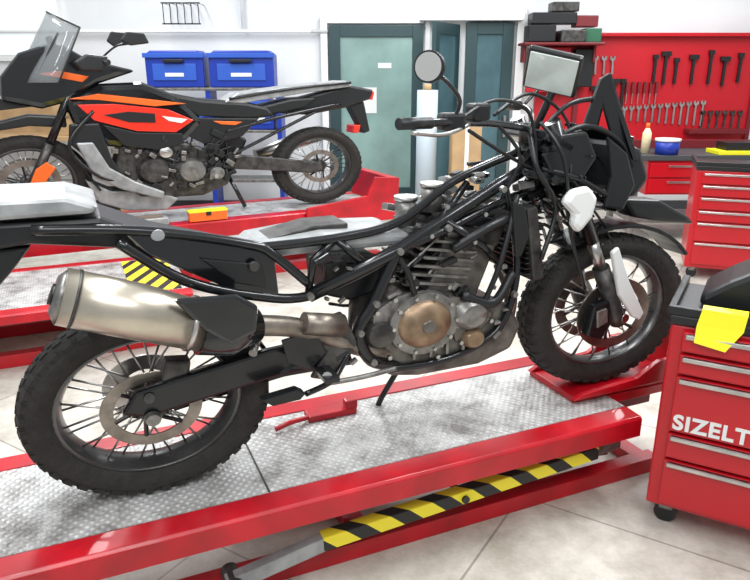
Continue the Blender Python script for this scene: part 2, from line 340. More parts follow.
# ---------------------------------------------------------------- rolling tool cabinets
def cabinet(name,loc,ang,w,d,h,levels,text=None):
    e=empty(name,(loc[0],loc[1],0),ang); zb=.1
    box('body',(w/2,d/2,(zb+h-.04)/2),(w,d,h-.04-zb),REDC,e,.008)
    box('top_tray_mat',(w/2,d/2,h-.02),(w+.02,d+.02,.038),BLK,e,.008)
    mk('top_rim',*prism_geo([(-.015,h),(w+.015,h),(w+.015,h+.03),(-.015,h+.03)],-.015,.01),BLK,e,False,.003)
    mk('top_rim_side',*prism_geo([(-.015,h),(.01,h),(.01,h+.03),(-.015,h+.03)],.01,d+.01),BLK,e,False,.003)
    for i in range(len(levels)-1):
        z1,z0=levels[i],levels[i+1]
        box('drawer_%d'%(i+1),(w/2+.01,-.012,(z0+z1)/2),(w-.07,.024,z1-z0-.012),REDC,e,.004)
        box('drawer_handle_%d'%(i+1),(w/2+.01,-.03,z1-.018),(w-.09,.022,.018),SILV,e,.004)
    for x in (.07,w-.07):
        for y in (.07,d-.07):
            lathe('caster',[(.005,-.015),(.042,-.015),(.042,.015),(.005,.015)],(x,y,.042),BLK,e,1,20); box('caster_fork',(x,y,.08),(.05,.05,.04),GREY,e)
    if text:
        t=bpy.data.curves.new('lettering','FONT'); t.body=text; t.size=.08; t.extrude=.002; t.offset=.0025; t.space_character=1.08; t.materials.append(WHT)
        o=bpy.data.objects.new('lettering',t); COL.objects.link(o); o.parent=e; o.rotation_euler=(math.pi/2,0,0); o.location=(.055,-.026,levels[3]+.02)
    return e
cabinet('rolling_tool_cabinet',(1.055,2.27),math.radians(-30),.78,.42,.88,[.83,.745,.66,.43,.32,.12],'SIZELT')
cabinet('rolling_tool_cabinet',(2.64,5.6),math.radians(-20),.9,.5,.96,[.91,.81,.71,.60,.50,.33,.13],None)
cx_,sx_=math.cos(math.radians(30)),.5
def onc(a,b): return (1.055+cx_*a+sx_*b,2.27-sx_*a+cx_*b)
e=empty('power_drill_case',(*onc(.40,.24),.882),math.radians(-30))
mk('case_body',*prism_geo([(-.32,0),(.3,0),(.3,.16),(.22,.22),(.06,.24),(-.1,.2),(-.24,.11),(-.33,.04)],-.14,.14),BLK,e,False,.03)
tube('case_handle',[(-.07,0,.19),(-.02,0,.26),(.1,0,.27),(.16,0,.22)],.014,DGREY,e)
e=empty('yellow_cloth',(*onc(.145,-.035),.0),math.radians(-30))
mk('cloth',[(-.05,.05,.922),(.09,.05,.922),(-.05,.008,.918),(.09,.008,.918),(-.06,.002,.86),(.085,.004,.86),(-.06,-.012,.80),(.04,-.012,.785)],[(0,2,3,1),(2,4,5,3),(4,6,7,5)],YEL,e).modifiers.new('s','SOLIDIFY').thickness=.006

# ---------------------------------------------------------------- lifts
T1=math.radians(23.6); O1=(-.774,1.933,.4)
L1=empty('motorcycle_lift',(O1[0],O1[1],0),T1)
def lift(e,H,x0,x1,yn,yf,rn,rf,fh=.07):
    box('deck_plate',((x0+x1)/2,(yn+rn+yf-rf)/2,H-.02),(x1-x0,(yf-rf)-(yn+rn),.04),PLATE,e,0)
    mk('near_rail',[(x,y,z) for x in (x0,x1) for y,z in ((yn,H-fh),(yn,H-.01),(yn+.01,H),(yn+rn-.008,H+.004),(yn+rn,H-.01),(yn+rn,H-.04),(yn+.03,H-.045),(yn+.03,H-fh+.01),(yn+rn,H-fh+.005),(yn+rn,H-fh))],
       [tuple(range(10)),tuple(range(19,9,-1))]+[(i,i+10,(i+1)%10+10,(i+1)%10) for i in range(10)],RED,e,False,.003)
    box('far_rail',((x0+x1)/2,yf-rf/2,H-.035),(x1-x0,rf,.08),RED,e)
    for x in (x0+.3,(x0+x1)/2,x1-.3): box('cross_member',(x,(yn+yf)/2,H-.07),(.08,yf-yn-.16,.06),RED,e)
H=.4
lift(L1,H,-1.9,1.86,-.31,.36,.10,.09,.085)
box('nose_plate',(2.03,.05,H-.02),(.34,.33,.04),RED,L1,.003); box('nose_frame',(2.02,.05,H-.08),(.3,.2,.08),DKRED,L1,.003)
box('plate_joint',(.38,.03,H+.001),(.006,.48,.003),DGREY,L1,0)
box('base_rail_near',(.7,-.13,.035),(2.9,.07,.07),RED,L1); box('base_rail_far',(.7,.25,.035),(2.9,.07,.07),RED,L1)
for x in (-.7,.75,2.1): box('base_cross',(x,.06,.03),(.08,.31,.05),RED,L1)
def arm(nm,p0,p1,y,w,h,mat):
    d=Vector((p1[0]-p0[0],p1[1]-p0[1])); L=d.length; ang=math.atan2(d.y,d.x)
    return box(nm,((p0[0]+p1[0])/2,y,(p0[1]+p1[1])/2),(L,w,h),mat,L1,.004,(0,-ang,0))
arm('scissor_arm_striped',(.55,.165),(1.72,.235),-.22,.05,.055,HAZ)
arm('scissor_arm_grey',(.22,.10),(.58,.165),-.22,.04,.055,LSILV)
arm('scissor_arm_end',(1.70,.235),(1.84,.25),-.22,.03,.05,GREY)
arm('scissor_arm_inner',(.3,.3),(1.95,.1),-.05,.03,.06,DKRED); arm('scissor_arm_far',(.3,.1),(1.9,.28),.25,.03,.07,RED)
lathe('arm_pivot',[(.005,-.05),(.03,-.05),(.03,.06),(.005,.06)],(.24,-.22,.103),DGREY,L1,1,20)
lathe('arm_pivot_2',[(.005,-.035),(.015,-.035),(.015,.06),(.005,.06)],(1.1,-.22,.195),BLKM,L1,1,20)
tube('hydraulic_ram',[(.7,.02,.1),(1.5,.02,.28)],.03,SILV,L1)
box('chock_base',(1.93,.04,H+.015),(.5,.3,.03),RED,L1,.006)
for y in (-.13,.17): mk('chock_cheek',*prism_geo([(1.66,H+.03),(2.18,H+.03),(2.18,H+.13),(2.1,H+.13),(1.98,H+.07),(1.7,H+.05)],y-.012,y+.012),RED,L1,False,.004)
box('chock_stop',(2.3,0.02,H+.1),(.03,.26,.2),RED,L1,.006); box('chock_stop_arm',(2.24,0.02,H-.01),(.14,.2,.03),RED,L1,.004)
box('deck_latch',(.74,.20,H+.014),(.2,.07,.026),RED,L1,.006); box('deck_latch_lug',(.82,.19,H+.04),(.05,.04,.04),RED,L1,.006)
tube('latch_lever',[(.64,.18,H+.02),(.56,.15,H+.03),(.5,.15,H+.014)],.01,RED,L1)

L3=empty('hydraulic_lift_platform',(-1.12,3.98,0),math.radians(24))
lift(L3,.4,-3.2,0,0,1.0,.1,.08,.06)
box('hazard_tape_end',(-.2,.5,.4035),(.3,.78,.004),HAZ2,L3,0)
box('base_rail_near',(-1.6,.25,.04),(3.0,.08,.08),RED,L3); box('base_rail_far',(-1.6,.8,.04),(3.0,.08,.08),RED,L3)
for x in (-2.6,-1.6,-.6):
    for y in (.25,.8): box('support_leg',(x,y,.2),(.07,.05,.26),RED,L3)

T2=math.radians(27); O2=(-.57,6.1,0); H2=.55
L2=empty('motorcycle_lift',O2,T2)
lift(L2,H2,-3.4,.62,-.36,.4,.12,.1,.13)
mk('side_cheek',*prism_geo([(-.22,H2-.13),(.66,H2-.13),(.68,H2+.24),(.44,H2+.26),(.36,H2+.1),(-.2,H2+.04)],-.40,-.365),RED,L2,False,.004)
mk('end_stop',*prism_geo([(.56,H2-.02),(.66,H2-.02),(.68,H2+.24),(.6,H2+.24)],-.36,.36),RED,L2,False,.004)
box('base_near',(-1.4,-.15,.04),(4.0,.08,.08),RED,L2); box('base_far',(-1.4,.2,.04),(4.0,.08,.08),RED,L2)
for x in (-2.8,-1.2,.4):
    for y in (-.15,.2): box('support_leg',(x,y,.255),(.08,.06,.35),RED,L2)
c2,s2=math.cos(T2),math.sin(T2)
def onl(x,y): return (O2[0]+x*c2-y*s2,O2[1]+x*s2+y*c2)
e=empty('orange_parts_box',(*onl(-1.02,-.30),H2+.006),T2); box('tray',(0,0,.035),(.3,.09,.07),ORG,e); box('lid',(0,0,.078),(.31,.1,.015),YEL,e); box('latch',(0,-.05,.06),(.04,.012,.03),BLK,e)
e=empty('parts_tub',(*onl(-1.5,-.30),H2+.006),T2); box('tub',(0,0,.03),(.34,.1,.06),LSILV,e,.01); box('content',(0,0,.065),(.26,.07,.02),BROWN,e,.006)

# ---------------------------------------------------------------- bike 1 (stripped adventure motorcycle)
B=empty('stripped_motorcycle',O1,T1)
def P(s,z,y=0):
    k=1+y/2.081; return (k*s-.064*(1-k),y,k*z+1.3*(1-k))
def PR(name,out,y0,y1,mat,bev=.006):
    ym=y0 if y0<0 and y1<0 else (y0+y1)/2
    o=[(P(s,z,ym)[0],P(s,z,ym)[2]) for s,z in out]
    return mk(name,*prism_geo(o,y0,y1),mat,B,False,bev)
def TB(name,pts,r,mat,curved=True,seg=10): return tube(name,[P(*p) for p in pts],r,mat,B,seg,curved)
wheel(B,'rear_wheel',.06,.305,.303,1.26,.085,DGREY,(-.075,),None,.40)
wheel(B,'front_wheel',1.88,.352,.32,1.26,.06,DGREY,(-.07,.07),None,.46)
for y in (-.115,.115):
    PR('swingarm_side',[(-.03,.26),(.02,.33),(.2,.36),(.45,.40),(.72,.42),(.76,.30),(.5,.30),(.25,.265),(.05,.235)],y-.018,y+.018,BLKM,.01)
TB('swingarm_bridge',[(.5,.36,-.12),(.5,.36,.12)],.045,BLKM)
TB('rear_axle',[(.06,.303,-.145),(.06,.303,.145)],.016,DGREY)
lathe('axle_adjuster',[(.005,-.16),(.018,-.16),(.022,-.14),(.005,-.14)],(.055,0,.305),GREY,B,1.2,24)
PR('rear_caliper',[(.1,.345),(.19,.36),(.2,.41),(.12,.42)],-.12,-.06,DGREY,.01)
lathe('rear_sprocket',[(.06,.1),(.11,.1),(.11,.106),(.06,.106)],(.06,0,.303),SILV,B,1.25,40,True)
seg=[];seg2=[]
for i in range(6):
    a=math.radians(15+i*12); seg.append((.06+1.26*.325*math.cos(a),.303+.325*math.sin(a))); seg2.insert(0,(.06+1.26*.315*math.cos(a),.303+.315*math.sin(a)))
mk('rear_hugger',*prism_geo(seg+seg2,-.08,.08),BLK,B,False,.003)
TB('silencer_can',[(-.15,.675,-.24),(.05,.60,-.24),(.29,.50,-.22)],[.076,.078,.07],EXH,False,36)
TB('silencer_seam',[(-.12,.664,-.24),(-.112,.661,-.24)],.0785,DGREY,False,36)
TB('silencer_rear_cap',[(-.17,.683,-.24),(-.148,.674,-.24)],[.05,.076],GREY,False,36)
TB('silencer_outlet',[(-.178,.686,-.24),(-.165,.68,-.24)],.028,BLK,False,20)
TB('silencer_carbon_cap',[(.235,.525,-.225),(.33,.50,-.22),(.42,.50,-.2)],[.084,.08,.05],GLOSS,False,32)
PR('silencer_heat_guard',[(.16,.62),(.36,.61),(.43,.56),(.42,.47),(.33,.44),(.25,.5)],-.31,-.285,GLOSS,.015)
TB('silencer_strap',[(.2,.54,-.235),(.215,.535,-.235)],.08,SILV,False,32)
TB('link_pipe',[(.4,.50,-.2),(.55,.47,-.17),(.7,.40,-.14),(.86,.33,-.12),(1.1,.27,-.05),(1.35,.3,0),(1.42,.45,0),(1.36,.6,0)],[.033,.032,.032,.03,.03,.028,.026,.026],COPP)
TB('pipe_collector',[(.58,.48,-.19),(.72,.45,-.18)],[.036,.038],COPP,False,20)
PR('luggage_plate',[(-.42,.955),(-.4,.99),(-.1,.985),(-.02,.955),(-.04,.935),(-.3,.935)],-.15,.15,LSILV,.012)
PR('tail_cover',[(-.42,.93),(-.02,.92),(.12,.855),(.3,.80),(.46,.74),(.44,.70),(.2,.76),(0,.83),(-.2,.86),(-.42,.84)],-.12,.12,BLK,.015)
PR('tail_underside',[(-.3,.85),(-.2,.85),(-.26,.78),(-.34,.70),(-.42,.66),(-.45,.72)],-.09,.09,BLK,.01)
PR('side_panel',[(.02,.865),(.15,.845),(.42,.76),(.49,.73),(.5,.585),(.36,.62),(.22,.7),(.1,.77)],-.155,-.14,GLOSS,.01)
PR('side_panel_inner',[(.25,.745),(.45,.70),(.46,.62),(.36,.65)],-.165,-.155,BLKM,.004)
for y in (-.15,.15):
    TB('subframe_tube_upper',[(-.2,.875,y),(.1,.845,y),(.4,.775,y),(.48,.735,y),(.6,.62,y)],.015,BLKM)
    TB('subframe_tube_lower',[(.02,.82,y),(.2,.68,y),(.42,.6,y),(.6,.575,y),(.82,.64,y),(.93,.70,y)],.016,BLKM)
    TB('frame_spar',[(.6,.575,y),(.93,.70,y),(1.34,.905,y*.8),(1.5,.98,y*.35)],.023,BLKM,False)
    TB('frame_spar_lower',[(.93,.70,y),(1.12,.755,y),(1.35,.84,y*.7),(1.5,.88,y*.3)],.015,BLKM)
    TB('frame_downtube',[(.93,.70,y),(.84,.52,y),(.78,.42,y),(.83,.3,y),(.95,.26,y*.8)],.022,BLKM)
    TB('frame_cradle',[(1.36,.9,y*.7),(1.43,.66,y*.8),(1.43,.48,y),(1.36,.33,y),(1.15,.25,y),(.9,.25,y)],.014,BLKM)
    TB('frame_diagonal',[(1.12,.79,y),(1.28,.68,y),(1.42,.54,y*.9)],.013,BLKM,False)
    TB('seat_rail',[(.42,.76,y*.9),(.7,.765,y*.9),(.93,.80,y*.8),(1.15,.93,y*.6),(1.42,1.02,y*.3)],.015,BLKM)
    TB('frame_brace',[(.7,.765,y*.9),(.82,.65,y)],.013,BLKM,False)
    TB('frame_brace_2',[(1.08,.77,y),(1.2,.92,y*.6)],.013,BLKM,False)
    TB('frame_brace_3',[(.6,.585,y),(.62,.70,y),(.7,.76,y*.9)],.012,BLKM,False)
multi('frame_bolts',[lathe_geo([(.001,-.03),(.011,-.03),(.013,-.015),(.001,-.015)],P(s,z,-.15),1,12) for s,z in ((.93,.70),(.84,.52),(.6,.58),(.83,.3),(1.12,.765),(1.42,.48),(1.34,.89),(.78,.42))],GREY,B)
PR('seat_tray',[(.36,.755),(.42,.795),(.62,.815),(.9,.80),(.93,.77),(.9,.75),(.6,.755)],-.13,.13,LSILV,.02)
PR('seat_pad_strip',[(.45,.80),(.6,.83),(.72,.83),(.72,.812),(.55,.81)],-.06,.08,DGREY,.008)
PR('battery_box',[(.62,.70),(.84,.70),(.84,.6),(.72,.57),(.63,.6)],-.09,.1,BLK,.01)
PR('fuse_box',[(.66,.68),(.74,.69),(.74,.64),(.66,.63)],-.11,-.09,DGREY,.004)
lathe('subframe_bolt',[(.003,-.01),(.014,-.01),(.016,0),(.003,0)],P(.42,.70,-.175),DGREY,B,1,16)
lathe('tail_badge',[(.003,-.008),(.015,-.008),(.017,0),(.003,0)],P(.135,.83,-.158),LSILV,B,1.2,20)
random.seed(3)
parts=[];parts2=[];parts3=[]
for i in range(30):
    s=random.uniform(.9,1.28); z=.78+(s-.9)*.38+random.uniform(-.02,.08); y=random.uniform(-.10,.1)
    (parts,parts2,parts3)[i%3].append(rbox(P(s,z,y),(random.uniform(.02,.05),random.uniform(.03,.06),random.uniform(.01,.025)),random.uniform(-.6,.3),random.uniform(-.3,.3)))
multi('wiring_connectors_grey',parts,LSILV,B,.003); multi('wiring_connectors_dark',parts2,BLK,B,.003); multi('wiring_connectors_silver',parts3,SILV,B,.003)
for s,z in ((.96,.86),(1.06,.9)):
    TB('throttle_body',[(s,z-.07,-.06),(s,z+.02,-.06)],.036,GREY,False,20)
    TB('throttle_ring',[(s,z+.015,-.06),(s,z+.03,-.06)],.04,SILV,False,20)
    TB('throttle_body_far',[(s,z-.07,.06),(s,z+.02,.06)],.036,GREY,False,20)
cab=[]; cab2=[]
for i in range(22):
    s0=random.uniform(.66,1.3); z0=.56+.28*(s0-.6)+random.uniform(-.08,.1); pts=[]
    for j in range(4):
        ss=s0+.09*j+random.uniform(-.02,.02)
        pts.append(P(ss,z0+.035*j+random.uniform(-.04,.04),random.uniform(-.15,.08)))
    (cab2 if i%7==0 else cab).append((pts,random.choice((.004,.005,.006))))
tubes('wiring_loom',cab,BLK,B,6); tubes('bare_hoses',cab2,GREY,B,6)
tubes('coolant_hoses',[([P(1.15,.68,-.14),P(1.28,.74,-.17),P(1.4,.78,-.15)],.018),([P(1.2,.5,-.16),P(1.34,.45,-.18),P(1.42,.56,-.16)],.018),([P(.9,.72,-.14),P(.97,.62,-.17),P(1.0,.53,-.17)],.01),([P(1.42,.86,-.16),P(1.36,.6,-.19),P(1.28,.42,-.17)],.01)],BLK,B,12)
PR('crankcase',[(.80,.36),(.83,.5),(.95,.57),(1.12,.56),(1.32,.49),(1.38,.4),(1.34,.31),(1.2,.27),(.95,.27),(.84,.29)],-.14,.14,ENG,.02)
PR('gearbox_cover',[(.84,.48),(.93,.53),(1.0,.54),(.97,.5),(.9,.44),(.86,.36),(.83,.38)],-.155,-.14,GREY,.008)
PR('generator_cover',[(1.14,.50),(1.3,.47),(1.35,.4),(1.3,.34),(1.18,.31),(1.16,.38)],-.16,-.14,ENG,.012)
PR('engine_cylinder',[(.98,.55),(1.18,.52),(1.27,.74),(1.06,.79)],-.12,.12,ENG,.008)
PR('cylinder_head',[(1.05,.76),(1.26,.71),(1.31,.83),(1.11,.88)],-.13,.13,DGREY,.01)
PR('cam_cover',[(1.1,.80),(1.24,.765),(1.27,.81),(1.14,.845)],-.14,.14,BLKM,.01)
multi('cylinder_fins',[prism_geo([(P(s,z,-.12)[0],P(s,z,-.12)[2]) for s,z in ((.965+.012*i,.575+.03*i),(1.2+.012*i,.535+.03*i),(1.2+.012*i,.545+.03*i),(.965+.012*i,.585+.03*i))],-.132,.132) for i in range(7)],GREY,B)
c=P(1.03,.42,-.14)
lathe('clutch_cover',[(.003,-.06),(.045,-.058),(.072,-.048),(.085,-.03),(.09,0)],c,BRZ,B,1.2,48)
lathe('clutch_cover_inner',[(.003,-.064),(.02,-.064),(.023,-.058),(.003,-.056)],c,ENG,B,1.2,32)
lathe('clutch_cover_ring',[(.085,-.03),(.11,-.028),(.114,0),(.085,0)],c,GREY,B,1.2,48,True)
multi('cover_bolts',[lathe_geo([(.001,-.04),(.007,-.04),(.007,-.02),(.001,-.02)],(c[0]+1.2*.1*math.cos(a),c[1],c[2]+.1*math.sin(a)),1,8) for a in [i*math.pi/5 for i in range(10)]],SILV,B)
c2=P(1.24,.42,-.16); lathe('water_pump_cover',[(.003,-.035),(.04,-.032),(.055,-.015),(.06,0)],c2,GREY,B,1.2,32)
c3=P(.86,.4,-.14); lathe('sprocket_cover',[(.003,-.035),(.04,-.03),(.055,0)],c3,DGREY,B,1.2,32)
c4=P(1.24,.33,-.14); lathe('oil_filter_cover',[(.003,-.045),(.028,-.045),(.036,-.03),(.04,0)],c4,BRZ,B,1.2,32)
for i in range(5): box('case_rib',P(1.0+.07*i,.3,-.145),(.012,.02,.05),GREY,B,.002)
TB('shock_spring',[(.78,.40,-.02),(.80,.7,-.02)],.04,DGREY,False,20)
PR('footpeg_hanger',[(.58,.47),(.72,.5),(.78,.38),(.7,.24),(.6,.27),(.66,.36)],-.165,-.145,DGREY,.006)
TB('footpeg',[(.66,.27,-.16),(.66,.265,-.26)],.016,SILV,False); box('footpeg_pad',P(.66,.275,-.23),(.05,.1,.02),BLKM,B)
PR('heel_guard',[(.5,.43),(.62,.45),(.66,.36),(.6,.3),(.52,.34)],-.185,-.175,BLKM,.004)
TB('brake_pedal',[(.66,.24,-.18),(.8,.24,-.19),(.93,.25,-.2)],.009,GREY)
TB('passenger_peg',[(.42,.46,-.15),(.4,.40,-.22)],.013,GREY)
PR('pedal_step',[(.42,.22),(.55,.235),(.58,.215),(.56,.195),(.46,.19)],-.24,-.2,BLK,.004)
TB('pedal_link',[(.58,.215,-.22),(.68,.25,-.18),(.74,.34,-.16)],.01,BLKM)
TB('side_stand',[(.95,.26,.12),(.86,.12,.2),(.83,.012,.25)],.012,BLKM)
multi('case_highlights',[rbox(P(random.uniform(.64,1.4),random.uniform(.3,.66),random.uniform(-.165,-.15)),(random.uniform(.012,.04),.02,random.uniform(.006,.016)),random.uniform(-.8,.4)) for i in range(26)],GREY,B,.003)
multi('engine_bolts',[lathe_geo([(.001,-.012),(.008,-.012),(.009,0),(.001,0)],P(s,z,-.158),1,8) for s,z in ((.85,.48),(.92,.52),(1.3,.46),(1.33,.38),(1.2,.31),(1.1,.27),(.9,.3),(1.14,.54),(1.0,.56),(1.06,.74),(1.24,.70),(1.12,.84),(1.28,.80))],SILV,B)
multi('case_darks',[rbox(P(random.uniform(.62,1.4),random.uniform(.34,.72),random.uniform(-.16,-.13)),(random.uniform(.03,.06),.03,random.uniform(.012,.03)),random.uniform(-.6,.3)) for i in range(12)],BLKM,B,.004)
mk('radiator',*prism_geo([(1.35,.84),(1.395,.85),(1.45,.58),(1.4,.57)],-.16,.16),DGREY,B,False,.008)
PR('radiator_guard',[(1.40,.84),(1.46,.81),(1.49,.70),(1.46,.62),(1.43,.62)],-.19,-.175,BLK,.006)
multi('radiator_fins',[(boxv((1.40,0,.6+.02*i),(.07,.30,.004)),BOXF) for i in range(12)],BLKM,B)
TB('steering_head',[(1.46,1.02,0),(1.54,.86,0)],.045,BLKM,False,20)
for z,s in ((1.06,1.49),(.86,1.6)): box('triple_clamp',(s,0,z),(.13,.28,.04),BLKM,B,.01,(0,.45,0))
for y in (-.105,.105):
    k='near' if y<0 else 'far'
    tube('fork_upper_'+k,[(1.47,y,1.13),(1.7,y,.68)],.028,BLKM,B,16,False)
    tube('fork_stanchion_'+k,[(1.7,y,.68),(1.76,y,.56)],.023,SILV,B,16,False)
    tube('fork_lower_'+k,[(1.755,y,.57),(1.86,y,.36),(1.875,y,.32)],[.034,.034,.03],DGREY,B,16,False)
mk('fork_guard',*prism_geo([(1.76,.64),(1.79,.66),(1.86,.52),(1.96,.37),(1.94,.34),(1.9,.36),(1.82,.46)],-.155,-.135),WHT,B,False,.006)
mk('fork_guard_far',*prism_geo([(1.76,.64),(1.79,.66),(1.86,.52),(1.96,.37),(1.94,.34),(1.9,.36),(1.82,.46)],.135,.155),WHT,B,False,.006)
tube('front_axle',[(1.88,-.14,.352),(1.88,.14,.352)],.018,SILV,B,16,False)
mk('front_caliper',*prism_geo([(1.72,.42),(1.80,.44),(1.82,.33),(1.78,.27),(1.70,.3)],-.13,-.085),BLKM,B,False,.01)
mk('caliper_highlight',*prism_geo([(1.73,.4),(1.78,.41),(1.79,.35),(1.74,.33)],-.14,-.13),GREY,B,False,.004)
seg=[(1.88+1.26*.365*math.cos(math.radians(a)),.355+.365*math.sin(math.radians(a))) for a in range(35,126,10)]
seg2=[(1.88+1.26*.35*math.cos(math.radians(a)),.355+.35*math.sin(math.radians(a))) for a in range(125,34,-10)]
mk('front_fender',*prism_geo(seg+seg2,-.07,.07),BLK,B,False,.004)
PR('cowl_panel',[(1.52,1.0),(1.6,1.07),(1.72,1.08),(1.78,.98),(1.72,.9),(1.6,.88)],-.14,-.12,BLK,.01)
PR('cowl_panel_far',[(1.5,.98),(1.62,1.08),(1.78,1.1),(1.95,.98),(1.97,.84),(1.86,.78),(1.76,.86),(1.66,.78),(1.56,.84)],.1,.12,BLK,.01)
PR('cowl_panel_front',[(1.82,1.06),(1.93,.99),(1.99,.86),(1.94,.76),(1.84,.78),(1.86,.9)],-.13,-.11,BLK,.01)
PR('headlight_housing',[(1.78,1.05),(1.9,1.02),(1.96,.9),(1.9,.83),(1.78,.86)],-.1,.1,BLK,.02)
mk('headlight_lens',*prism_geo([(1.885,1.0),(1.93,.98),(1.955,.9),(1.92,.86),(1.89,.87)],-.08,.08),LENS,B,False,.01)
PR('white_reservoir',[(1.64,.81),(1.68,.86),(1.76,.87),(1.81,.82),(1.79,.74),(1.73,.68),(1.69,.72),(1.70,.76)],-.2,-.16,WHT,.018)
PR('fairing_bracket',[(1.70,1.1),(1.76,1.27),(1.8,1.29),(1.9,1.1),(1.97,.93),(1.92,.92),(1.83,1.08),(1.78,1.18),(1.76,1.08)],-.1,-.085,BLK,.004)
PR('fairing_bracket_far',[(1.7,1.1),(1.76,1.27),(1.8,1.29),(1.9,1.1),(1.97,.93),(1.92,.92),(1.83,1.08),(1.78,1.18),(1.76,1.08)],.085,.1,BLK,.004)
mk('screen_bracket_plate',[P(1.8,1.28,-.085),P(1.8,1.28,.085),P(1.99,.96,.12),P(1.99,.96,-.12),P(1.78,1.28,-.085),P(1.78,1.28,.085),P(1.96,.96,.12),P(1.96,.96,-.12)],[(0,3,2,1),(4,5,6,7),(0,1,5,4),(1,2,6,5),(2,3,7,6),(3,0,4,7)],BLK,B,False,.003)
parts=[];parts2=[];parts3=[]
for i in range(44):
    s=random.uniform(1.44,1.92); z=random.uniform(.76,1.1)-(.0 if s<1.8 else .04); y=random.uniform(-.15,.12)
    (parts if i%5 else parts2 if i%2 else parts3).append(rbox(P(s,z,y),(random.uniform(.03,.09),random.uniform(.03,.07),random.uniform(.01,.03)),random.uniform(-.3,1.1),random.uniform(-.3,.3)))
multi('front_bracketry_dark',parts,BLKM,B,.004); multi('front_bracketry_grey',parts2,DGREY,B,.004); multi('front_connectors',parts3,GREY,B,.004)
st=[]
for i in range(20):
    s0=random.uniform(1.44,1.75); z0=random.uniform(.7,1.05)
    st.append(([P(s0+.05*j+random.uniform(-.03,.03),z0-.05*j+random.uniform(-.05,.05),random.uniform(-.17,.1)) for j in range(4)],random.choice((.004,.005,.007))))
tubes('front_wiring',st,BLK,B,6)
tubes('cowl_stays',[([P(1.5,1.02,-.1),P(1.7,1.1,-.12),P(1.9,1.02,-.1),P(2.0,.85,-.08)],.01),([P(1.52,.95,-.12),P(1.7,.9,-.15),P(1.9,.8,-.1)],.01),([P(1.52,1.1,-.08),P(1.62,1.18,-.1),P(1.76,1.2,-.08)],.009),([P(1.45,1.1,-.1),P(1.5,.95,-.2),P(1.6,.8,-.15),P(1.55,.6,-.18)],.009),([P(1.5,1.12,-.1),P(1.62,.98,-.18),P(1.68,.7,-.13),P(1.78,.45,-.12)],.007)],BLK,B,8)
PR('beak',[(1.88,.82),(2.08,.80),(2.25,.72),(2.3,.68),(2.15,.70),(1.95,.74)],-.05,.05,BLK,.015)
TB('handlebar',[(.93,1.13,-.42),(1.12,1.13,-.36),(1.3,1.12,-.2),(1.44,1.10,-.1),(1.46,1.10,.1),(1.45,1.16,.22),(1.4,1.18,.36),(1.36,1.18,.42)],.012,BLKM)
TB('grip_right',[(.93,1.13,-.42),(1.05,1.13,-.385)],.016,BLK,False,14); TB('grip_left',[(1.4,1.18,.3),(1.36,1.18,.42)],.019,BLK,False,14)
PR('switch_pod',[(1.1,1.16),(1.19,1.16),(1.19,1.1),(1.1,1.1)],-.37,-.32,BLK,.01)
TB('brake_lever',[(1.2,1.12,-.33),(1.1,1.09,-.42),(.98,1.1,-.46)],.006,SILV)
PR('brake_reservoir',[(1.22,1.19),(1.29,1.19),(1.29,1.13),(1.22,1.13)],-.3,-.24,BLK,.01)
TB('bar_clamp',[(1.44,1.05,-.05),(1.44,1.12,-.05)],.025,DGREY,False)
TB('mirror_stem',[(1.14,1.14,-.36),(1.16,1.2,-.37),(1.12,1.25,-.39),(1.075,1.285,-.4)],.006,BLKM)
m1=P(1.04,1.31,-.4)
def disc(name,c,r,t,mat,nrm,par):
    n=Vector(nrm).normalized(); c=Vector(c); return tube(name,[c-n*t,c+n*t],r,mat,par,28,False)
MN=(-.75,-.65,.05)
disc('mirror_shell_right',m1,.042,.009,BLK,MN,B); disc('mirror_glass_right',Vector(m1)+Vector(MN).normalized()*.009,.037,.002,MIRR,MN,B)
TB('mirror_stem_left',[(1.42,1.18,.36),(1.5,1.25,.38),(1.56,1.28,.4)],.007,BLKM)
disc('mirror_shell_left',P(1.57,1.30,.4),.05,.01,BLK,(-.9,-.3,.05),B)
d=empty('display_unit',P(1.535,1.295,-.05),0,B); d.rotation_euler=(math.radians(14),math.radians(-30),math.radians(38))
box('display_body',(0,0,0),(.03,.19,.16),BLK,d,.012); box('display_glass',(-.017,0,0),(.006,.168,.138),SCREEN,d,.004)
TB('display_mount',[(1.48,1.1,0),(1.52,1.18,-.02),(1.56,1.27,-.03)],.014,BLKM)
tubes('handlebar_cables',[([P(1.15,1.13,-.35),P(1.3,1.2,-.25),P(1.45,1.15,-.15),P(1.5,.95,-.12)],.006),([P(1.2,1.1,-.33),P(1.34,1.02,-.22),P(1.48,.95,-.12)],.006),([P(1.3,1.13,-.2),P(1.42,1.0,-.18),P(1.35,.85,-.14)],.006),([P(1.3,1.15,-.2),P(1.45,1.22,-.1),P(1.62,1.12,-.1),P(1.66,.9,-.15)],.006)],BLK,B,6)

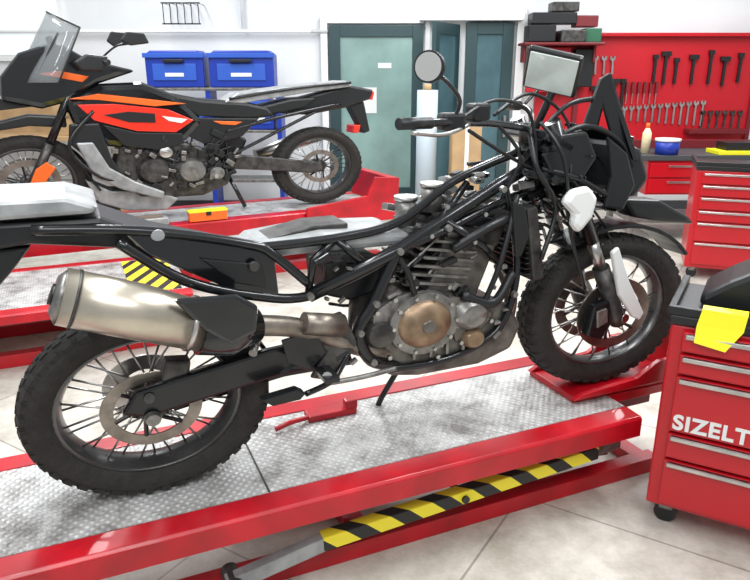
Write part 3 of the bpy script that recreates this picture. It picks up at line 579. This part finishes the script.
# ---------------------------------------------------------------- bike 2 (orange/black adventure bike)
B2=empty('adventure_motorcycle',(O2[0],O2[1],H2+.004),T2+math.pi)
def Q(f,z,y=0):
    k=1-y/5.694; return (k*f+2.26*(1-k),y,k*z+1.15*(1-k))
def PQ(name,out,y0,y1,mat,bev=.01):
    ym=max(y0,y1) if min(y0,y1)>=0 else (y0+y1)/2
    return mk(name,*prism_geo([(Q(s,z,ym)[0],Q(s,z,ym)[2]) for s,z in out],y0,y1),mat,B2,False,bev)
def TQ(name,pts,r,mat,curved=True,seg=10): return tube(name,[Q(*p) for p in pts],r,mat,B2,seg,curved)
wheel(B2,'rear_wheel',-.06,.337,.335,1.26,.08,DGREY,(.07,),None,.42)
wheel(B2,'front_wheel',2.25,.347,.345,1.26,.06,DGREY,(-.07,.07),None,.5)
for y in (-.11,.11): PQ('swingarm_side',[(-.12,.29),(-.1,.36),(.3,.42),(.75,.48),(.8,.36),(.4,.32),(0,.27)],y-.015,y+.015,DGREY)
PQ('seat',[(.42,.86),(.6,.9),(.95,.93),(1.2,.98),(1.35,1.0),(1.3,.88),(1.0,.8),(.6,.76),(.35,.78)],-.14,.14,BLK,.03)
PQ('passenger_seat',[(-.05,.93),(.2,.92),(.5,.86),(.45,.78),(.1,.84)],-.13,.13,BLK,.02)
PQ('luggage_rack',[(-.35,1.01),(.1,.96),(.62,.89),(.78,.90),(.66,.97),(.2,1.02),(-.3,1.06)],-.14,.14,LSILV,.012)
tubes('rack_rails',[([Q(-.4,1.04,y),Q(.1,1.0,y),Q(.7,.92,y)],.012) for y in (-.15,.15)],BLKM,B2)
PQ('tail_section',[(-.58,.98),(-.35,1.02),(.2,.90),(.3,.80),(.05,.78),(-.3,.83),(-.55,.9)],-.1,.1,BLK,.02)
PQ('tail_lamp',[(-.6,.96),(-.56,.97),(-.54,.9),(-.58,.89)],-.07,.07,REDB,.006)
PQ('number_plate_bracket',[(-.5,.88),(-.35,.86),(-.5,.6),(-.56,.62)],-.06,.06,BLK)
PQ('rear_reflector',[(-.46,.68),(-.39,.68),(-.38,.61),(-.44,.61)],-.08,.08,REDB,.01)
PQ('fuel_tank',[(1.15,.96),(1.4,1.06),(1.7,1.05),(1.95,.92),(1.9,.74),(1.7,.6),(1.4,.55),(1.1,.62),(.95,.76)],-.17,.17,GLOSS,.05)
PQ('tank_side_panel',[(1.0,.76),(1.2,.85),(1.6,.9),(1.86,.90),(1.75,.78),(1.45,.69),(1.15,.67)],.172,.185,REDB,.006)
PQ('tank_side_dark',[(1.3,.82),(1.5,.84),(1.68,.82),(1.5,.76),(1.3,.75)],.186,.191,BLK,.002)
PQ('orange_stripe',[(1.05,.89),(1.3,.925),(1.7,.975),(1.92,.94),(1.7,.93),(1.3,.875)],.172,.19,ORG,.004)
PQ('white_stripe',[(1.05,.77),(1.25,.80),(1.2,.76),(1.1,.74)],.186,.192,WHT,.002)
PQ('tank_lower_panel',[(1.1,.66),(1.45,.68),(1.7,.75),(1.55,.58),(1.3,.54),(1.1,.58)],.172,.185,BLK,.006)
PQ('side_cover',[(.45,.76),(1.0,.78),(1.1,.66),(.9,.55),(.6,.62)],.12,.15,BLK,.01)
PQ('side_cover_orange',[(.6,.735),(.85,.75),(.78,.72),(.66,.71)],.15,.158,ORG,.003)
for y0,y1,nm in ((.16,.185,''),(-.185,-.16,'_far')):
    PQ('radiator_shroud'+nm,[(1.72,.76),(1.93,.76),(1.95,.62),(1.75,.42),(1.7,.3),(1.58,.34),(1.66,.5)],y0,y1,BLK,.012)
    PQ('engine_guard'+nm,[(1.78,.62),(1.9,.62),(1.8,.35),(1.6,.24),(1.3,.14),(1.28,.2),(1.5,.3),(1.68,.42)],y0+.02 if y0>0 else y0-.02,y1+.02 if y0>0 else y1-.02,LSILV,.012)
PQ('skid_plate',[(1.2,.16),(1.35,.24),(1.7,.26),(1.88,.36),(1.8,.18),(1.6,.1),(1.3,.08)],-.14,.14,LSILV,.012)
PQ('engine_block',[(.78,.25),(.85,.5),(1.1,.6),(1.6,.62),(1.68,.35),(1.5,.18),(1.0,.17)],-.14,.14,DGREY,.02)
for f,z,r,mt in ((1.05,.36,.1,GREY),(1.35,.38,.11,DGREY),(1.25,.52,.05,SILV),(.85,.33,.06,GREY)):
    c=Q(f,z,.14); lathe('engine_cover',[(.003,.05),(r*.8,.04),(r,0)],c,mt,B2,1.25,32)
PQ('mid_frame',[(.6,.6),(.8,.72),(.95,.5),(.85,.3),(.72,.35)],-.12,.12,BLKM,.02)
for y in (-.14,.14):
    TQ('subframe',[(-.3,.86,y*.8),(.3,.76,y),(.75,.66,y)],.016,BLKM); TQ('subframe_lower',[(-.1,.82,y*.8),(.4,.6,y),(.75,.45,y)],.014,BLKM)
    TQ('frame_tube',[(1.78,.98,y*.5),(1.5,.65,y),(1.2,.45,y),(.8,.4,y)],.014,BLKM)
    TQ('crash_bar',[(1.75,.85,y*1.3),(1.95,.6,y*1.6),(1.75,.35,y*1.5),(1.45,.3,y)],.013,BLKM)
TQ('exhaust_can',[(-.1,.62,-.2),(.5,.45,-.17)],[.07,.06],SILV,False,24)
for y in (-.1,.1):
    TQ('fork_upper',[(1.84,1.1,y),(2.08,.62,y)],.03,BLKM,False,14); TQ('fork_lower',[(2.08,.62,y),(2.24,.33,y)],.034,DGREY,False,14)
PQ('fork_guard',[(2.06,.44),(2.12,.49),(2.2,.44),(2.24,.36),(2.28,.28),(2.2,.26),(2.13,.36)],.12,.14,ORG,.006)
PQ('front_fender_high',[(1.95,.82),(2.2,.84),(2.55,.76),(2.7,.7),(2.5,.72),(2.2,.76),(1.95,.74)],-.08,.08,BLK,.015)
PQ('head_fairing',[(1.42,1.14),(1.75,1.22),(1.95,1.34),(2.2,1.26),(2.34,1.1),(2.36,.94),(2.1,.88),(1.9,.93),(1.7,1.05)],-.13,.13,GLOSS,.04)
PQ('headlight',[(2.2,1.15),(2.33,1.07),(2.365,.95),(2.25,.92),(2.2,1.0)],-.1,.1,LENS,.02)
PQ('fairing_orange_accent',[(1.75,1.10),(1.95,1.14),(2.1,1.12),(1.95,1.09),(1.8,1.06)],.132,.142,ORG,.004)
PQ('beak_nose',[(2.1,.96),(2.4,.95),(2.65,.86),(2.4,.87),(2.1,.90)],-.06,.06,BLK,.01)
V=[];Fc=[]
for i in range(9):
    t=i/8
    f=2.26-.28*t; z=1.06+.48*t; w=.24*(1-.45*t**2)
    for j in range(9):
        a=(j/8-.5)*2; V.append(Q(f-.30*abs(a)**2*(1-.3*t),z-.1*a*a*t,w*a))
for i in range(8):
    for j in range(8): Fc.append((i*9+j,i*9+j+1,(i+1)*9+j+1,(i+1)*9+j))
o=mk('windscreen',V,Fc,SMOKE,B2,True); o.modifiers.new('s','SOLIDIFY').thickness=.006
tubes('windscreen_frame',[([Q(2.1,1.1,y),Q(1.98,1.3,y),Q(1.92,1.4,y*.8)],.009) for y in (-.14,.14)]+[([V[i*9+j] for i in range(9)],.006) for j in (0,8)]+[([V[72+j] for j in range(9)],.006)],BLK,B2)
PQ('instrument_cluster',[(1.9,1.22),(1.97,1.38),(2.01,1.37),(1.97,1.2)],-.09,.09,BLK,.01)
TQ('handlebar',[(1.62,1.2,.42),(1.72,1.2,.3),(1.82,1.14,.08),(1.82,1.14,-.08),(1.72,1.2,-.3),(1.62,1.2,-.42)],.013,BLKM)
for y in (-.38,.38):
    TQ('grip',[(1.6,1.2,y*1.12),(1.68,1.2,y*.9)],.02,BLK,False,12)
    mk('hand_guard',*prism_geo([(Q(a,b,y)[0],Q(a,b,y)[2]) for a,b in ((1.6,1.24),(1.75,1.26),(1.85,1.2),(1.8,1.14),(1.65,1.14))],y-.03,y+.03),BLK,B2,False,.015)
    TQ('mirror_stem',[(1.68,1.2,y*.85),(1.56,1.3,y*.95),(1.47,1.34,y)],.007,BLKM)
PQ('mirror_head',[(1.29,1.34),(1.32,1.41),(1.45,1.42),(1.5,1.36),(1.43,1.32)],.37,.4,BLK,.01)
PQ('mirror_head_far',[(1.42,1.33),(1.46,1.41),(1.56,1.42),(1.6,1.35),(1.55,1.31)],-.4,-.37,BLK,.01)
TQ('footpeg',[(.85,.3,.14),(.85,.3,.26)],.016,SILV,False)
TQ('centre_stand',[(.75,.3,.12),(.62,.02,.18)],.018,BLKM,False); TQ('centre_stand_far',[(.75,.3,-.12),(.62,.02,-.18)],.018,BLKM,False)
cab=[]
for i in range(20):
    s0=random.uniform(.75,1.8); z0=random.uniform(.3,.65)
    cab.append(([Q(s0+random.uniform(-.15,.15),z0+random.uniform(-.12,.12),random.uniform(.1,.17)) for j in range(4)],.008))
tubes('hoses',cab,BLK,B2,6)
multi('engine_bits',[rbox(Q(random.uniform(.65,1.65),random.uniform(.22,.65),.17),(random.uniform(.02,.07),.03,random.uniform(.015,.04)),random.uniform(-1,1)) for i in range(26)],GREY,B2,.004)
multi('engine_bits_dark',[rbox(Q(random.uniform(.65,1.65),random.uniform(.22,.65),.165),(random.uniform(.04,.1),.03,random.uniform(.02,.06)),random.uniform(-1,1)) for i in range(24)],BLK,B2,.004)

# ---------------------------------------------------------------- camera / light
cam=bpy.data.cameras.new('camera'); cam.sensor_width=36; cam.lens=680/750*36; co=bpy.data.objects.new('camera',cam); COL.objects.link(co)
co.location=(0,0,1.7); co.rotation_euler=(math.radians(90-17.93),0,0); sc.camera=co
cam.clip_start=.02
def area(name,loc,sx,sy,p,rot=(0,0,0),col=(.97,.99,1)):
    l=bpy.data.lights.new(name,'AREA'); l.shape='RECTANGLE'; l.size=sx; l.size_y=sy; l.energy=p; l.color=col
    o=bpy.data.objects.new(name,l); COL.objects.link(o); o.location=loc; o.rotation_euler=rot
area('ceiling_light_1',(-1.2,2.2,3.6),.35,3,120); area('ceiling_light_2',(1.6,2.6,3.6),.35,3,120)
area('ceiling_light_3',(-2.5,6,3.6),.35,3,112); area('ceiling_light_4',(.5,6.2,3.6),.35,3,112); area('ceiling_light_5',(3.3,6,3.6),.35,3,120)
area('ceiling_light_6',(0,-.6,3.4),3,.5,75,(math.radians(25),0,0))
w=bpy.data.worlds.new('world'); sc.world=w; w.use_nodes=True
w.node_tree.nodes['Background'].inputs[0].default_value=(.92,.96,1,1); w.node_tree.nodes['Background'].inputs[1].default_value=.52
